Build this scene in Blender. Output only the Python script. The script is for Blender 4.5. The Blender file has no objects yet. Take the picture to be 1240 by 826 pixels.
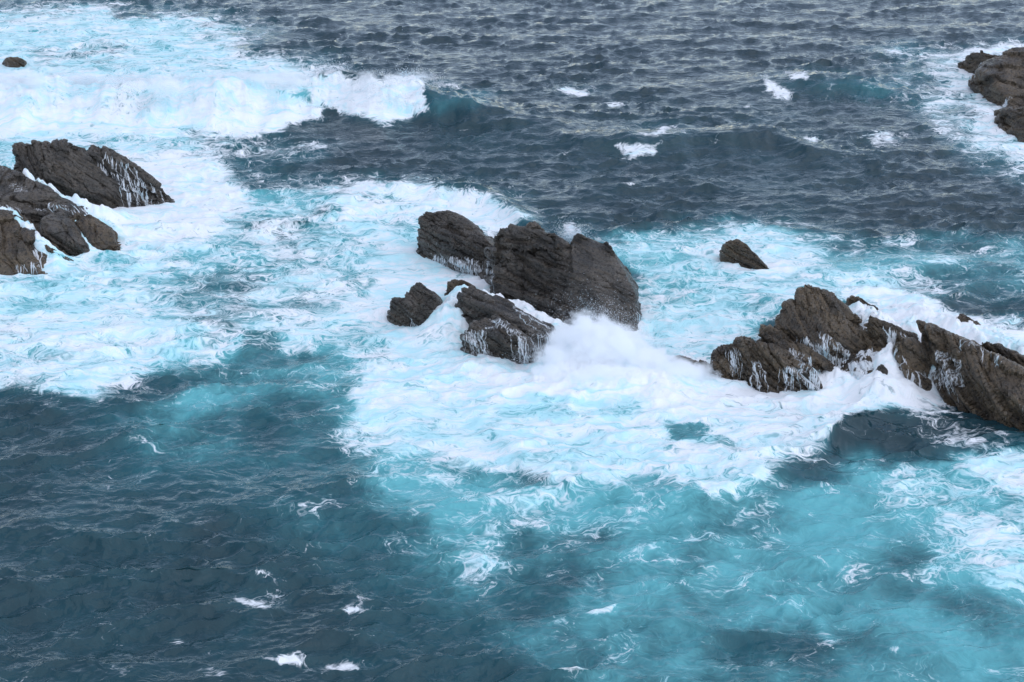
import bpy, bmesh, math, random
import numpy as np
from mathutils import Vector
from mathutils.bvhtree import BVHTree

# ------------------------------------------------------------------ camera, sky, sun, exposure
scn = bpy.context.scene
CAM_H, PITCH, HFOV = 40.0, math.radians(22.0), math.radians(34.0)
cam_d = bpy.data.cameras.new('camera')
cam_d.sensor_fit = 'HORIZONTAL'
cam_d.angle = HFOV
cam_d.clip_start, cam_d.clip_end = 0.5, 12000.0
cam = bpy.data.objects.new('camera', cam_d)
scn.collection.objects.link(cam)
cam.location = (0, 0, CAM_H)
cam.rotation_euler = (math.pi / 2 - PITCH, 0, 0)
scn.camera = cam

SUN_EL, SUN_AZ = math.radians(62), math.radians(125)      # azimuth from +Y towards +X
world = bpy.data.worlds.new('World')
scn.world = world
world.use_nodes = True
wn = world.node_tree
wn.nodes.clear()
w_out = wn.nodes.new('ShaderNodeOutputWorld')
w_bg = wn.nodes.new('ShaderNodeBackground')
w_bg.inputs['Strength'].default_value = 0.15
w_sky = wn.nodes.new('ShaderNodeTexSky')
w_sky.sky_type = 'NISHITA'
w_sky.sun_disc = False
w_sky.sun_elevation = SUN_EL
w_sky.sun_rotation = SUN_AZ
w_sky.air_density = 1.0
w_sky.dust_density = 0.3
w_sky.ozone_density = 1.5
w_hs = wn.nodes.new('ShaderNodeHueSaturation')           # thick even cloud: the blue mostly washed out
w_hs.inputs['Saturation'].default_value = 0.64
wn.links.new(w_sky.outputs[0], w_hs.inputs['Color'])
w_tint = wn.nodes.new('ShaderNodeMix'); w_tint.data_type = 'RGBA'; w_tint.blend_type = 'MULTIPLY'; w_tint.inputs[0].default_value = 1.0
w_tint.inputs[7].default_value = (0.965, 0.99, 1.035, 1)
wn.links.new(w_hs.outputs[0], w_tint.inputs[6])
wn.links.new(w_tint.outputs[2], w_bg.inputs['Color'])
wn.links.new(w_bg.outputs[0], w_out.inputs['Surface'])

sun_d = bpy.data.lights.new('sun', 'SUN')
sun_d.energy = 1.0
sun_d.angle = math.radians(120)
sun_d.color = (1.0, 0.98, 0.96)
sun = bpy.data.objects.new('sun', sun_d)
scn.collection.objects.link(sun)
sd = Vector((math.sin(SUN_AZ) * math.cos(SUN_EL), math.cos(SUN_AZ) * math.cos(SUN_EL), math.sin(SUN_EL)))
sun.rotation_euler = sd.to_track_quat('Z', 'Y').to_euler()

scn.view_settings.view_transform = 'Standard'
scn.view_settings.look = 'None'
scn.view_settings.exposure = 0.5
scn.view_settings.gamma = 1.0
scn.view_settings.use_curve_mapping = False
scn.cycles.use_denoising = True
scn.cycles.max_bounces = 24
scn.cycles.diffuse_bounces = 4
scn.cycles.volume_bounces = 24
scn.cycles.glossy_bounces = 3
scn.cycles.volume_max_steps = 64
scn.cycles.adaptive_threshold = 0.02

# ------------------------------------------------------------------ photo pixels (1240 x 826) <-> places
F_PX = 620.0 / math.tan(HFOV / 2)
CP, SP = math.cos(PITCH), math.sin(PITCH)


def ray(u, v):
    a, b = (u - 620.0) / F_PX, -(v - 413.0) / F_PX
    return np.array([a, CP + b * SP, -SP + b * CP])


def P(u, v, z=0.0):
    d = ray(u, v)
    return np.array([0, 0, CAM_H]) + d * ((z - CAM_H) / d[2])


def project(x, y, z):
    dz = z - CAM_H
    f = y * CP - dz * SP
    up = y * SP + dz * CP
    f = np.maximum(f, 1e-3)
    return 620 + F_PX * x / f, 413 - F_PX * up / f


# ------------------------------------------------------------------ noise in numpy
def _hash(ix, iy, iz, seed):
    h = (ix * 374761393 + iy * 668265263 + iz * 2147483647 + seed * 1274126177) & 0xFFFFFFFF
    h = ((h ^ (h >> 13)) * 1274126177) & 0xFFFFFFFF
    h = ((h ^ (h >> 16)) * 2246822519) & 0xFFFFFFFF
    return (h ^ (h >> 15)) & 0xFFFFFFFF


def noise2(x, y, seed=0):
    """gradient noise, about -1..1"""
    x0 = np.floor(x).astype(np.int64); y0 = np.floor(y).astype(np.int64)
    fx, fy = x - x0, y - y0
    u = fx * fx * fx * (fx * (fx * 6 - 15) + 10); v = fy * fy * fy * (fy * (fy * 6 - 15) + 10)

    def g(i, j):
        a = _hash(x0 + i, y0 + j, 0, seed) * (2 * math.pi / 4294967296.0)
        return np.cos(a) * (fx - i) + np.sin(a) * (fy - j)
    return 1.5 * ((g(0, 0) * (1 - u) + g(1, 0) * u) * (1 - v) + (g(0, 1) * (1 - u) + g(1, 1) * u) * v)


def fbm2(x, y, oct=4, seed=0, rough=0.5):
    s, a, t = 0, 1.0, 0
    for k in range(oct):
        s = s + a * noise2(x * 2 ** k + 17.3 * k, y * 2 ** k - 9.1 * k, seed + k); t += a; a *= rough
    return s / t


def noise3(p, seed=0):
    p0 = np.floor(p).astype(np.int64); f = p - p0
    w = f * f * (3 - 2 * f)
    r = 0
    for i in (0, 1):
        for j in (0, 1):
            for k in (0, 1):
                h = _hash(p0[:, 0] + i, p0[:, 1] + j, p0[:, 2] + k, seed) / 2147483648.0 - 1
                r = r + h * (w[:, 0] if i else 1 - w[:, 0]) * (w[:, 1] if j else 1 - w[:, 1]) * (w[:, 2] if k else 1 - w[:, 2])
    return r


def fbm3(p, oct=4, seed=0, rough=0.5, ridged=False):
    s, a, t = 0, 1.0, 0
    for k in range(oct):
        n = noise3(p * 2.03 ** k + 11.7 * k, seed + k)
        if ridged: n = 1 - 2 * np.abs(n)
        s = s + a * n; t += a; a *= rough
    return s / t


def sstep(a, b, x):
    t = np.clip((x - a) / (b - a), 0, 1)
    return t * t * (3 - 2 * t)


# ------------------------------------------------------------------ node helpers
class NT:
    def __init__(self, name):
        self.m = bpy.data.materials.new(name); self.m.use_nodes = True
        self.t = self.m.node_tree; self.t.nodes.clear()
        self.out = self.t.nodes.new('ShaderNodeOutputMaterial')

    def n(self, kind, **kw):
        nd = self.t.nodes.new(kind)
        for k, v in kw.items():
            if hasattr(nd, k): setattr(nd, k, v)
        return nd

    def put(self, sock, v):
        if isinstance(v, bpy.types.NodeSocket): self.t.links.new(v, sock)
        else: sock.default_value = v

    def math(self, op, a, b=0.0, c=0.0, clamp=False):
        nd = self.n('ShaderNodeMath', operation=op, use_clamp=clamp)
        for i, v in enumerate((a, b, c)): self.put(nd.inputs[i], v)
        return nd.outputs[0]

    def vmath(self, op, a, b=(0, 0, 0)):
        nd = self.n('ShaderNodeVectorMath', operation=op)
        self.put(nd.inputs[0], a)
        if op == 'SCALE': self.put(nd.inputs['Scale'], b)
        else: self.put(nd.inputs[1], b)
        return nd.outputs[0]

    def noise(self, vec, scale, detail=4, rough=0.5, dist=0.0, out=0):
        nd = self.n('ShaderNodeTexNoise')
        self.put(nd.inputs['Vector'], vec)
        nd.inputs['Scale'].default_value = scale; nd.inputs['Detail'].default_value = detail
        nd.inputs['Roughness'].default_value = rough; nd.inputs['Distortion'].default_value = dist
        return nd.outputs[out]

    def ramp(self, v, a, b, lo=0.0, hi=1.0, smooth=True):
        nd = self.n('ShaderNodeMapRange', interpolation_type='SMOOTHSTEP' if smooth else 'LINEAR')
        for i, x in enumerate((v, a, b, lo, hi)): self.put(nd.inputs[i], x)
        return nd.outputs[0]

    def mix(self, f, a, b):
        nd = self.n('ShaderNodeMix', data_type='RGBA')
        self.put(nd.inputs[0], f)
        self.put(nd.inputs[6], a if isinstance(a, bpy.types.NodeSocket) else (*a, 1))
        self.put(nd.inputs[7], b if isinstance(b, bpy.types.NodeSocket) else (*b, 1))
        return nd.outputs[2]

    def attr(self, name):
        return self.n('ShaderNodeAttribute', attribute_name=name).outputs['Fac']

    def principled(self, **kw):
        b = self.n('ShaderNodeBsdfPrincipled')
        for k, v in kw.items():
            self.put(b.inputs[k.replace('_', ' ')], v if isinstance(v, bpy.types.NodeSocket) or not isinstance(v, tuple) else (*v, 1))
        self.t.links.new(b.outputs[0], self.out.inputs['Surface'])
        return b

    def bump(self, h, strength, dist):
        nd = self.n('ShaderNodeBump'); self.put(nd.inputs['Height'], h)
        self.put(nd.inputs['Strength'], strength); nd.inputs['Distance'].default_value = dist
        return nd.outputs[0]


def water_material():
    m = NT('sea_water')
    pos = m.n('ShaderNodeTexCoord').outputs['Object']
    F, T = m.attr('foam'), m.attr('aeration')
    wp = m.n('ShaderNodeAttribute', attribute_name='drift').outputs['Vector']     # plan position, folded as drifting foam is
    blot = m.ramp(m.noise(wp, 0.45, 6, 0.62), 0.25, 0.75, smooth=False)
    def web(scale, w):
        nd = m.n('ShaderNodeTexVoronoi', feature='DISTANCE_TO_EDGE'); m.put(nd.inputs['Vector'], wp); nd.inputs['Scale'].default_value = scale
        return m.ramp(nd.outputs['Distance'], 0.0, w, 1.0, 0.0)
    fil = m.math('SUBTRACT', 1.0, m.math('MULTIPLY', m.math('ABSOLUTE', m.math('SUBTRACT', m.noise(wp, 0.55, 4, 0.55), 0.5)), 11.0), clamp=True)
    fil2 = m.math('SUBTRACT', 1.0, m.math('MULTIPLY', m.math('ABSOLUTE', m.math('SUBTRACT', m.noise(wp, 1.5, 4, 0.55), 0.5)), 8.0), clamp=True)
    lace = m.math('MAXIMUM', m.math('MAXIMUM', fil, m.math('MULTIPLY', fil2, 0.8)), m.math('MAXIMUM', m.math('MULTIPLY', web(0.55, 0.16), 0.9), m.math('MULTIPLY', web(1.5, 0.22), 0.75)))
    fine = m.noise(wp, 5.0, 4, 0.6)
    val = m.math('ADD', m.math('ADD', m.math('MULTIPLY', blot, 0.38), m.math('MULTIPLY', lace, 0.32)), m.math('MULTIPLY', fine, 0.32))
    val = m.math('ADD', m.math('MULTIPLY', val, 1.45), -0.19)
    # F = 0: no foam at all, F = 1: closed foam
    a = m.math('ADD', m.math('MULTIPLY', F, 1.05), m.math('SUBTRACT', val, 0.92))
    foam = m.ramp(a, 0.05, m.ramp(F, 0.2, 0.8, 0.30, 0.62, False))
    milk = m.ramp(a, -0.30, 0.40, 0.0, 1.0)                        # bubbles under the thin foam
    tv = m.math('ADD', T, m.math('MULTIPLY', milk, m.math('MULTIPLY', T, 0.35)), clamp=True)
    deep = m.mix(m.ramp(tv, 0.0, 0.45), (0.014, 0.033, 0.042), (0.018, 0.088, 0.108))
    body = m.mix(m.ramp(tv, 0.35, 1.0), deep, (0.115, 0.41, 0.445))
    streak = m.noise(m.vmath('MULTIPLY', wp, (0.5, 1.5, 1.0)), 0.8, 5, 0.66, 0.4)
    cy = m.ramp(m.math('ADD', streak, m.math('MULTIPLY', T, 0.30)), 0.56, 0.90)
    fcol = m.mix(m.math('MULTIPLY', cy, 0.85), (0.85, 0.86, 0.875), (0.44, 0.78, 0.83))
    col = m.mix(foam, body, fcol)
    rv = m.vmath('MULTIPLY', wp, (0.62, 1.15, 0.0))

    def crest(scale, det):
        return m.math('SUBTRACT', 1.0, m.math('MULTIPLY', m.math('ABSOLUTE', m.math('SUBTRACT', m.noise(rv, scale, det, 0.5), 0.5)), 4.0))
    rip = m.math('ADD', m.math('MULTIPLY', crest(0.55, 2), 0.55), m.math('MULTIPLY', crest(1.7, 3), 0.22))
    hh = m.math('ADD', m.math('MULTIPLY', rip, m.math('SUBTRACT', 1.0, m.math('MULTIPLY', foam, 0.75))),
                m.math('MULTIPLY', foam, m.math('ADD', m.math('MULTIPLY', val, 0.4), m.math('MULTIPLY', fine, 0.15))))
    nb = m.bump(hh, m.ramp(foam, 0, 1, 0.40, 0.45), 0.30)
    b = m.principled(Base_Color=col, Roughness=m.ramp(foam, 0, 0.6, 0.08, 0.85), IOR=1.333,
                     Specular_IOR_Level=m.ramp(foam, 0, 1, 0.5, 0.15), Normal=nb)
    return m.m


def rock_material(name, light, dark, brown):
    m = NT(name)
    pos = m.n('ShaderNodeTexCoord').outputs['Object']
    geo = m.n('ShaderNodeNewGeometry')
    st = m.attr('strata')
    big = m.noise(pos, 0.5, 5, 0.6)
    grit = m.noise(pos, 5.0, 6, 0.65)
    lay = m.noise(m.vmath('ADD', m.vmath('SCALE', pos, 0.25), st), 2.4, 5, 0.65)
    c = m.mix(m.ramp(big, 0.35, 0.65), dark, light)
    c = m.mix(m.math('MULTIPLY', m.ramp(lay, 0.45, 0.70), 0.6), c, brown)
    c = m.mix(m.math('MULTIPLY', m.ramp(grit, 0.52, 0.34), 0.8), c, (0.014, 0.013, 0.012))
    h = m.math('ADD', m.math('MULTIPLY', grit, 0.5), m.math('ADD', m.math('MULTIPLY', lay, 0.6), m.math('MULTIPLY', m.noise(pos, 14, 3, 0.6), 0.15)))
    vl = m.attr('veil')
    streak = m.noise(m.vmath('MULTIPLY', pos, (9, 9, 0.5)), 1.0, 3, 0.6)
    wet = m.ramp(m.math('ADD', vl, m.math('MULTIPLY', m.math('SUBTRACT', streak, 0.5), 1.7)), 0.24, 0.80)
    c = m.mix(m.math('MULTIPLY', wet, 0.93), c, (0.84, 0.86, 0.88))
    m.principled(Base_Color=c, Roughness=m.ramp(grit, 0.3, 0.7, 0.18, 0.52), Specular_IOR_Level=0.5, Normal=m.bump(h, 1.0, 0.30))
    return m.m


def foam_material():
    m = NT('white_water')
    pos = m.n('ShaderNodeTexCoord').outputs['Object']
    c = m.mix(m.ramp(m.noise(pos, 0.6, 4, 0.6), 0.45, 0.75), (0.87, 0.88, 0.90), (0.66, 0.84, 0.90))
    d = m.n('ShaderNodeBsdfDiffuse'); m.put(d.inputs['Color'], c)
    t = m.n('ShaderNodeBsdfTranslucent'); m.put(t.inputs['Color'], c)
    mx = m.n('ShaderNodeMixShader'); mx.inputs[0].default_value = 0.45
    m.t.links.new(d.outputs[0], mx.inputs[1]); m.t.links.new(t.outputs[0], mx.inputs[2])
    m.t.links.new(mx.outputs[0], m.out.inputs['Surface'])
    return m.m


M_SEA = water_material()
M_ROCK = rock_material('wet_dark_rock', (0.100, 0.084, 0.069), (0.030, 0.027, 0.024), (0.094, 0.068, 0.043))
M_ROCKB = rock_material('wet_brown_rock', (0.122, 0.090, 0.058), (0.042, 0.032, 0.023), (0.140, 0.092, 0.048))
M_FOAM = foam_material()


def mesh_object(name, verts, faces, mat, smooth=False):
    me = bpy.data.meshes.new(name)
    verts = np.asarray(verts, dtype=np.float32)
    faces = np.asarray(faces, dtype=np.int32)
    n, k = faces.shape
    me.vertices.add(len(verts)); me.vertices.foreach_set('co', verts.ravel())
    me.loops.add(n * k); me.loops.foreach_set('vertex_index', faces.ravel())
    me.polygons.add(n); me.polygons.foreach_set('loop_start', np.arange(0, n * k, k, dtype=np.int32))
    me.update(calc_edges=True)
    me.polygons.foreach_set('use_smooth', np.full(n, smooth, dtype=bool))
    me.materials.append(mat)
    ob = bpy.data.objects.new(name, me)
    scn.collection.objects.link(ob)
    return ob


def tag(o, label, cat=None, group=None, kind=None):
    o['label'] = label
    if cat: o['category'] = cat
    if group: o['group'] = group
    if kind: o['kind'] = kind
    return o


# ------------------------------------------------------------------ rocks
ROCKS = []            # (object, verts, bvh)
FACES, VEIL = {}, {}


def bvh_key(ob):
    return ob.name



def hull_into(bm, pts):
    vs = [bm.verts.new(p) for p in pts]
    r = bmesh.ops.convex_hull(bm, input=vs)
    junk = [g for g in r['geom_interior'] if isinstance(g, bmesh.types.BMVert)] + \
           [g for g in r['geom_unused'] if isinstance(g, bmesh.types.BMVert)]
    if junk: bmesh.ops.delete(bm, geom=list(set(junk)), context='VERTS')


def sea_rock(name, label, blocks, mat, voxel=0.10, strata=(0.5, 0.25, 0.83), thick=0.55, amp=1.0, back=3.0, seed=1, group=None, chunk=1.1, pools=0.0, smooth_from=None):
    """blocks: lists of (u, v, z) surface points; each block is an angular mass, fused and then broken up"""
    bm = bmesh.new()
    for b in blocks:
        bk = back
        if isinstance(b, tuple): b, bk = b
        pts = [P(*q) for q in b]
        zs = np.array([p[2] for p in pts])
        ext = []
        for p in pts:
            ext.append(p); ext.append(np.array([p[0], p[1] + 0.25, -1.3]))
            if p[2] > 0.35 * zs.max():
                ext.append(p + np.array([0.15 * bk, bk, -0.35 * p[2] - 0.2]))
                ext.append(np.array([p[0], p[1] + bk * 1.2, -1.3]))
        one = bmesh.new(); hull_into(one, ext)
        tmp = bpy.data.meshes.new('t'); one.to_mesh(tmp); one.free()
        bm.from_mesh(tmp); bpy.data.meshes.remove(tmp)
    me = bpy.data.meshes.new('t'); bm.to_mesh(me); bm.free()
    ob = bpy.data.objects.new('t', me); scn.collection.objects.link(ob)
    md = ob.modifiers.new('r', 'REMESH'); md.mode = 'VOXEL'; md.voxel_size = voxel
    ev = ob.evaluated_get(bpy.context.evaluated_depsgraph_get())
    m2 = bpy.data.meshes.new_from_object(ev)
    bpy.data.objects.remove(ob); bpy.data.meshes.remove(me)
    n = len(m2.vertices)
    co = np.empty(n * 3); m2.vertices.foreach_get('co', co); co = co.reshape(-1, 3)

    def normals():
        m2.vertices.foreach_set('co', co.ravel().astype(np.float32)); m2.update()
        nn = np.empty(n * 3); m2.vertex_normals.foreach_get('vector', nn); return nn.reshape(-1, 3)
    sn = np.array(strata, float); sn /= np.linalg.norm(sn)
    ax = np.cross(sn, [0, 1, 0.0]); ax /= np.linalg.norm(ax); ay = np.cross(sn, ax)
    L = np.stack([co @ ax, co @ ay, co @ sn], 1)
    if smooth_from is not None:
        pu_, _ = project(co[:, 0], co[:, 1], co[:, 2]); amp = amp * (1 - 0.62 * sstep(smooth_from, smooth_from + 25, pu_))
    # 1. broken blocks: nearest of jittered cells, each pushed in or out
    nrm = normals()
    q = (L + 0.5 * np.stack([fbm3(L * 0.7, 2, seed + 40), fbm3(L * 0.7, 2, seed + 43), fbm3(L * 0.7, 2, seed + 46)], 1)) / np.array([3.6, 2.2, 0.62]) / chunk
    q0 = np.floor(q).astype(np.int64)
    d1 = np.full(n, 9.0); d2 = np.full(n, 9.0); off = np.zeros(n); tl = np.zeros((n, 2)); dv = np.zeros((n, 3))
    for i in (-1, 0, 1):
        for j in (-1, 0, 1):
            for k in (-1, 0, 1):
                c = q0 + (i, j, k)
                hs = [_hash(c[:, 0], c[:, 1], c[:, 2], seed * 7 + s) / 4294967296.0 for s in range(6)]
                v = q - (c + np.stack(hs[:3], 1))
                d = (v ** 2).sum(1)
                near = d < d1
                d2 = np.where(near, d1, np.minimum(d2, d))
                off = np.where(near, hs[3] - 0.5, off)
                tl[:, 0] = np.where(near, hs[4] - .5, tl[:, 0]); tl[:, 1] = np.where(near, hs[5] - .5, tl[:, 1])
                dv = np.where(near[:, None], v, dv)
                d1 = np.where(near, d, d1)
    crack = np.sqrt(d2) - np.sqrt(d1)
    disp = 0.36 * off + 0.40 * (tl[:, 0] * dv[:, 0] + tl[:, 1] * dv[:, 1]) - 0.10 * np.exp(-(crack / 0.05) ** 2)
    co = co + nrm * (disp * amp * chunk)[:, None]
    # 2. bedding: saw-toothed layers running along the strata
    nrm = normals()
    s = L[:, 2] / thick + 1.1 * fbm3(L * np.array([0.22, 0.22, 0.5]), 3, seed + 5)
    saw = (s - np.floor(s)); lay_h = _hash(np.floor(s).astype(np.int64), 0 * q0[:, 0], 0 * q0[:, 0], seed) / 4294967296.0
    side = np.sqrt(np.clip(1 - (nrm @ sn) ** 2, 0, 1))
    co = co + nrm * (amp * side * (0.34 * (lay_h - 0.5) + 0.20 * (saw - 0.5) - 0.10 * np.exp(-((saw - 0.03) / 0.05) ** 2)))[:, None]
    sb = s * 3.3 + 0.8 * fbm3(L * np.array([0.5, 0.5, 1.0]), 2, seed + 6)
    sf = sb - np.floor(sb); lb = _hash(np.floor(sb).astype(np.int64), 1 + 0 * q0[:, 0], 0 * q0[:, 0], seed) / 4294967296.0
    co = co + nrm * (amp * side * (0.15 * (lb - 0.5) + 0.09 * (sf - 0.5)))[:, None]
    # 3. roughness of two sizes
    nrm = normals()
    g = 0.14 * fbm3(L * np.array([0.35, 0.5, 1.6]), 4, seed + 9, 0.55, True) + 0.06 * fbm3(L * np.array([1.2, 1.6, 5.0]), 4, seed + 15, 0.6, True)
    co = co + nrm * (amp * g)[:, None]
    m2.vertices.foreach_set('co', co.ravel().astype(np.float32))
    base = np.array([co[:, 0].mean(), co[:, 1].mean(), 0])
    m2.update()
    at = m2.attributes.new('strata', 'FLOAT', 'POINT'); at.data.foreach_set('value', s.astype(np.float32))
    m2.name = name
    m2.materials.clear(); m2.materials.append(mat)
    m2.polygons.foreach_set('use_smooth', np.zeros(len(m2.polygons), dtype=bool))
    ob = bpy.data.objects.new(name, m2); scn.collection.objects.link(ob)
    tag(ob, label, 'rock', group)
    faces = [tuple(p.vertices) for p in m2.polygons]
    cup = np.zeros(n)
    if pools:
        up = normals()[:, 2]
        cup = 0.6 * pools * sstep(.55, .85, up) * sstep(-0.02, -0.16, amp * (disp + g)) * sstep(.3, .6, 0.5 + fbm3(co / 1.4, 2, seed + 70)) * (co[:, 2] > 0.3)
    at = m2.attributes.new('veil', 'FLOAT', 'POINT'); at.data.foreach_set('value', cup.astype(np.float32))
    FACES[bvh_key(ob)] = faces; VEIL[bvh_key(ob)] = cup
    bvh = BVHTree.FromPolygons([tuple(c) for c in co], faces)
    ROCKS.append((ob, co, bvh))
    return ob, bvh


GC, GL, GR = 'rocks of the central islet', 'rocks of the slabbed ledge', 'rocks of the layered reef'
main_bvh = sea_rock('sea_rock', 'large dark domed rock with steep crag, spray bursting at its foot', [
    [(700, 285, 4.6), (716, 290, 4.7), (738, 298, 4.2), (750, 318, 3.4), (769, 356, 1.8), (777, 385, 0.2), (768, 402, -.3), (745, 410, -.5),
     (700, 400, -.3), (678, 388, 0), (692, 330, 3.4), (720, 330, 3.3), (692, 300, 4.3), (735, 370, 1.5)],
    [(600, 284, 4.2), (612, 274, 4.6), (640, 277, 4.8), (656, 280, 4.9), (682, 293, 4.5), (694, 302, 4.1), (692, 330, 3.1), (588, 333, .3),
     (622, 355, 0), (650, 368, 0), (682, 386, 0), (640, 312, 3.0), (602, 307, 2.7)],
    ([(636, 277, 4.7), (644, 268, 5.3), (648, 269, 5.3), (658, 279, 4.8)], 1.0),
    ([(692, 292, 4.5), (699, 283, 5.0), (706, 285, 5.0), (716, 292, 4.6)], 1.0),
    ([(598, 287, 4.2), (604, 276, 4.7), (609, 273, 4.9), (618, 280, 4.5)], .8), ([(658, 284, 4.7), (664, 278, 5.1), (670, 281, 5.0), (680, 292, 4.5)], .7),
    ([(728, 298, 4.3), (733, 292, 4.7), (740, 296, 4.5), (746, 308, 3.9)], .7), ([(600, 320, 2.6), (618, 305, 3.5), (632, 318, 3.0), (628, 345, 1.4), (604, 338, 1.2)], 1.0),
], M_ROCK, 0.082, (0.35, 0.3, 0.85), 0.9, 1.0, 3.5, 3, GC, 1.3, 0.0, 676)
rear_bvh = sea_rock('sea_rock', 'craggy dark rock with pale flat top behind the domed rock', [
    [(510, 276, 2.1), (518, 261, 2.8), (532, 263, 2.9), (546, 256, 3.3), (557, 262, 3.1), (572, 277, 2.6), (592, 291, 2.2), (600, 299, 1.9), (513, 300, .5),
     (518, 312, 0), (545, 326, -.3), (585, 336, -.3), (600, 330, .3), (550, 298, 1.8), (560, 290, 2.2)],
    ([(508, 274, 2.2), (515, 259, 3.0), (527, 260, 3.0), (526, 285, 1.8)], 1.5),
], M_ROCK, 0.082, (0.45, 0.3, 0.8), 0.5, 0.9, 2.5, 11, GC, 0.9)
fl_bvh = sea_rock('sea_rock', 'small jagged dark rock ringed by foam beside the streaming ridge', [
    [(471, 366, 1.3), (476, 361, 1.6), (490, 362, 1.7), (500, 372, 1.5), (526, 402, -.2), (500, 398, -.2), (474, 384, 0), (471, 376, .4)],
    [(497, 350, 2.2), (509, 344, 2.5), (519, 353, 2.1), (533, 370, 1), (534, 375, .5), (524, 388, .5), (500, 375, 1.3), (490, 365, 1.6)],
], M_ROCK, 0.082, (0.55, 0.2, 0.8), 0.35, 0.75, 1.8, 21, GC, 0.7)
fr_bvh = sea_rock('sea_rock', 'low dark ridge rock with white water streaming down its front', [
    [(553, 360, 2.2), (570, 347, 2.6), (580, 349, 2.6), (598, 360, 2.4), (640, 381, 2), (663, 393, 1.7), (677, 412, .9), (680, 425, 0), (670, 438, -.3),
     (655, 438, 0), (640, 402, 1.8), (600, 377, 2.3), (560, 368, 2)],
    [(563, 401, 1.8), (575, 390, 2.1), (600, 382, 2.3), (622, 394, 2.1), (640, 412, 1.6), (653, 438, -.2), (610, 443, -.3), (577, 432, -.2), (562, 416, .5)],
], M_ROCK, 0.082, (0.5, 0.35, 0.8), 0.4, 0.75, 1.6, 31, GC, 0.75, 0.9)
sea_rock('sea_rock', 'little brown boulder awash between the jagged rock and the ridge', [
    [(540, 352, .9), (546, 339, 1.5), (560, 339, 1.5), (574, 346, 1.1), (577, 353, .7), (552, 357, .5)]],
    M_ROCKB, 0.07, (0.5, 0.2, 0.8), 0.35, 0.5, 1.0, 41, GC, 0.6)
iso_bvh = sea_rock('sea_rock', 'lone small brown rock sloping into open foamy water', [
    [(874, 305, .7), (879, 293, 1.6), (892, 290, 1.8), (904, 297, 1.5), (917, 311, .8), (936, 330, -.1), (905, 318, .3), (874, 312, -.1)]],
    M_ROCKB, 0.08, (0.5, 0.2, 0.8), 0.4, 0.5, 1.2, 51, None, 0.7)

ST = (0.62, -0.30, 0.72)
rc_bvh = sea_rock('sea_rock', 'layered brown crag with tilted beds and thin waterfalls', [
    [(868, 428, 1.6), (869, 450, .4), (870, 463, -.2), (895, 414, 2.6), (915, 411, 2.8), (935, 417, 2.6), (950, 434, 2.1), (985, 452, 1.2), (998, 478, -.3),
     (960, 480, -.3), (920, 475, -.2)],
    ([(919, 403, 2.9), (925, 397, 3.1), (935, 397, 3.1), (975, 420, 2.2), (1010, 443, 1.1), (1003, 447, .9), (960, 430, 1.9), (925, 409, 2.6)], 1.0),
    ([(944, 395, 3.1), (945, 381, 3.6), (952, 370, 4), (966, 364, 4.2), (1000, 380, 3.6), (1045, 402, 2.6), (1048, 424, 1.5), (1038, 428, 1.5), (1000, 418, 2.2),
     (962, 400, 2.8)], 2.0),
    ([(968, 364, 4.2), (968, 353, 4.6), (980, 347, 4.9), (990, 349, 4.8), (1010, 360, 4.3), (1025, 371, 3.7), (1042, 391, 2.9), (985, 374, 3.9)], 1.5),
], M_ROCKB, 0.08, ST, 0.42, 0.95, 2.0, 61, GR, 0.9, 0.9)
sea_rock('sea_rock', 'low pale boulder half buried in foam beside the layered crag', [
    [(814, 438, .6), (822, 431, 1), (835, 433, 1), (846, 441, .8), (830, 454, 0), (816, 448, 0)]],
    M_ROCKB, 0.08, ST, 0.4, 0.5, 1.0, 71, GR, 0.7)
sea_rock('sea_rock', 'small flat brown stone awash next to the crag', [
    [(844, 438, .9), (848, 435, 1.1), (862, 444, .7), (862, 449, .3), (846, 447, .4)]],
    M_ROCKB, 0.07, ST, 0.4, 0.4, 0.6, 73, GR, 0.6)
rs_bvh = sea_rock('sea_rock', 'short tilted brown slab between the crag and the long slab', [
    ([(1049, 392, 3.3), (1055, 384, 3.7), (1065, 386, 3.6), (1090, 397, 3.1), (1109, 407, 2.6), (1095, 412, 2.5), (1062, 402, 2.9)], 1.0),
    ([(1086, 416, 2.7), (1095, 411, 2.9), (1110, 413, 2.7), (1123, 424, 2.2), (1126, 432, 1.8), (1115, 445, 1.3), (1098, 450, 1.3), (1098, 470, 0), (1126, 476, -.2)], 1.2),
], M_ROCKB, 0.08, ST, 0.45, 0.7, 1.2, 81, GR, 0.9, 0.8)
shelf = sea_rock('sea_rock', 'low shelf rock veiled by white water between crag and short slab', [
    [(1045, 400, 1.9), (1075, 408, 2.3), (1090, 425, 2.0), (1098, 450, 1.1), (1095, 472, 0), (1050, 478, -.2), (1005, 476, -.2), (1015, 450, .8), (1050, 440, 1.4)]],
    M_ROCKB, 0.08, ST, 0.4, 0.8, 1.2, 85, GR, 0.8, 1.0)
sea_rock('sea_rock', 'thin flat rock awash behind the layered crag top', [
    [(1028, 360, 2.1), (1040, 359, 2.3), (1064, 372, 1.5), (1046, 375, 1.2)]],
    M_ROCKB, 0.08, ST, 0.35, 0.5, 1.0, 91, GR, 0.7)
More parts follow.
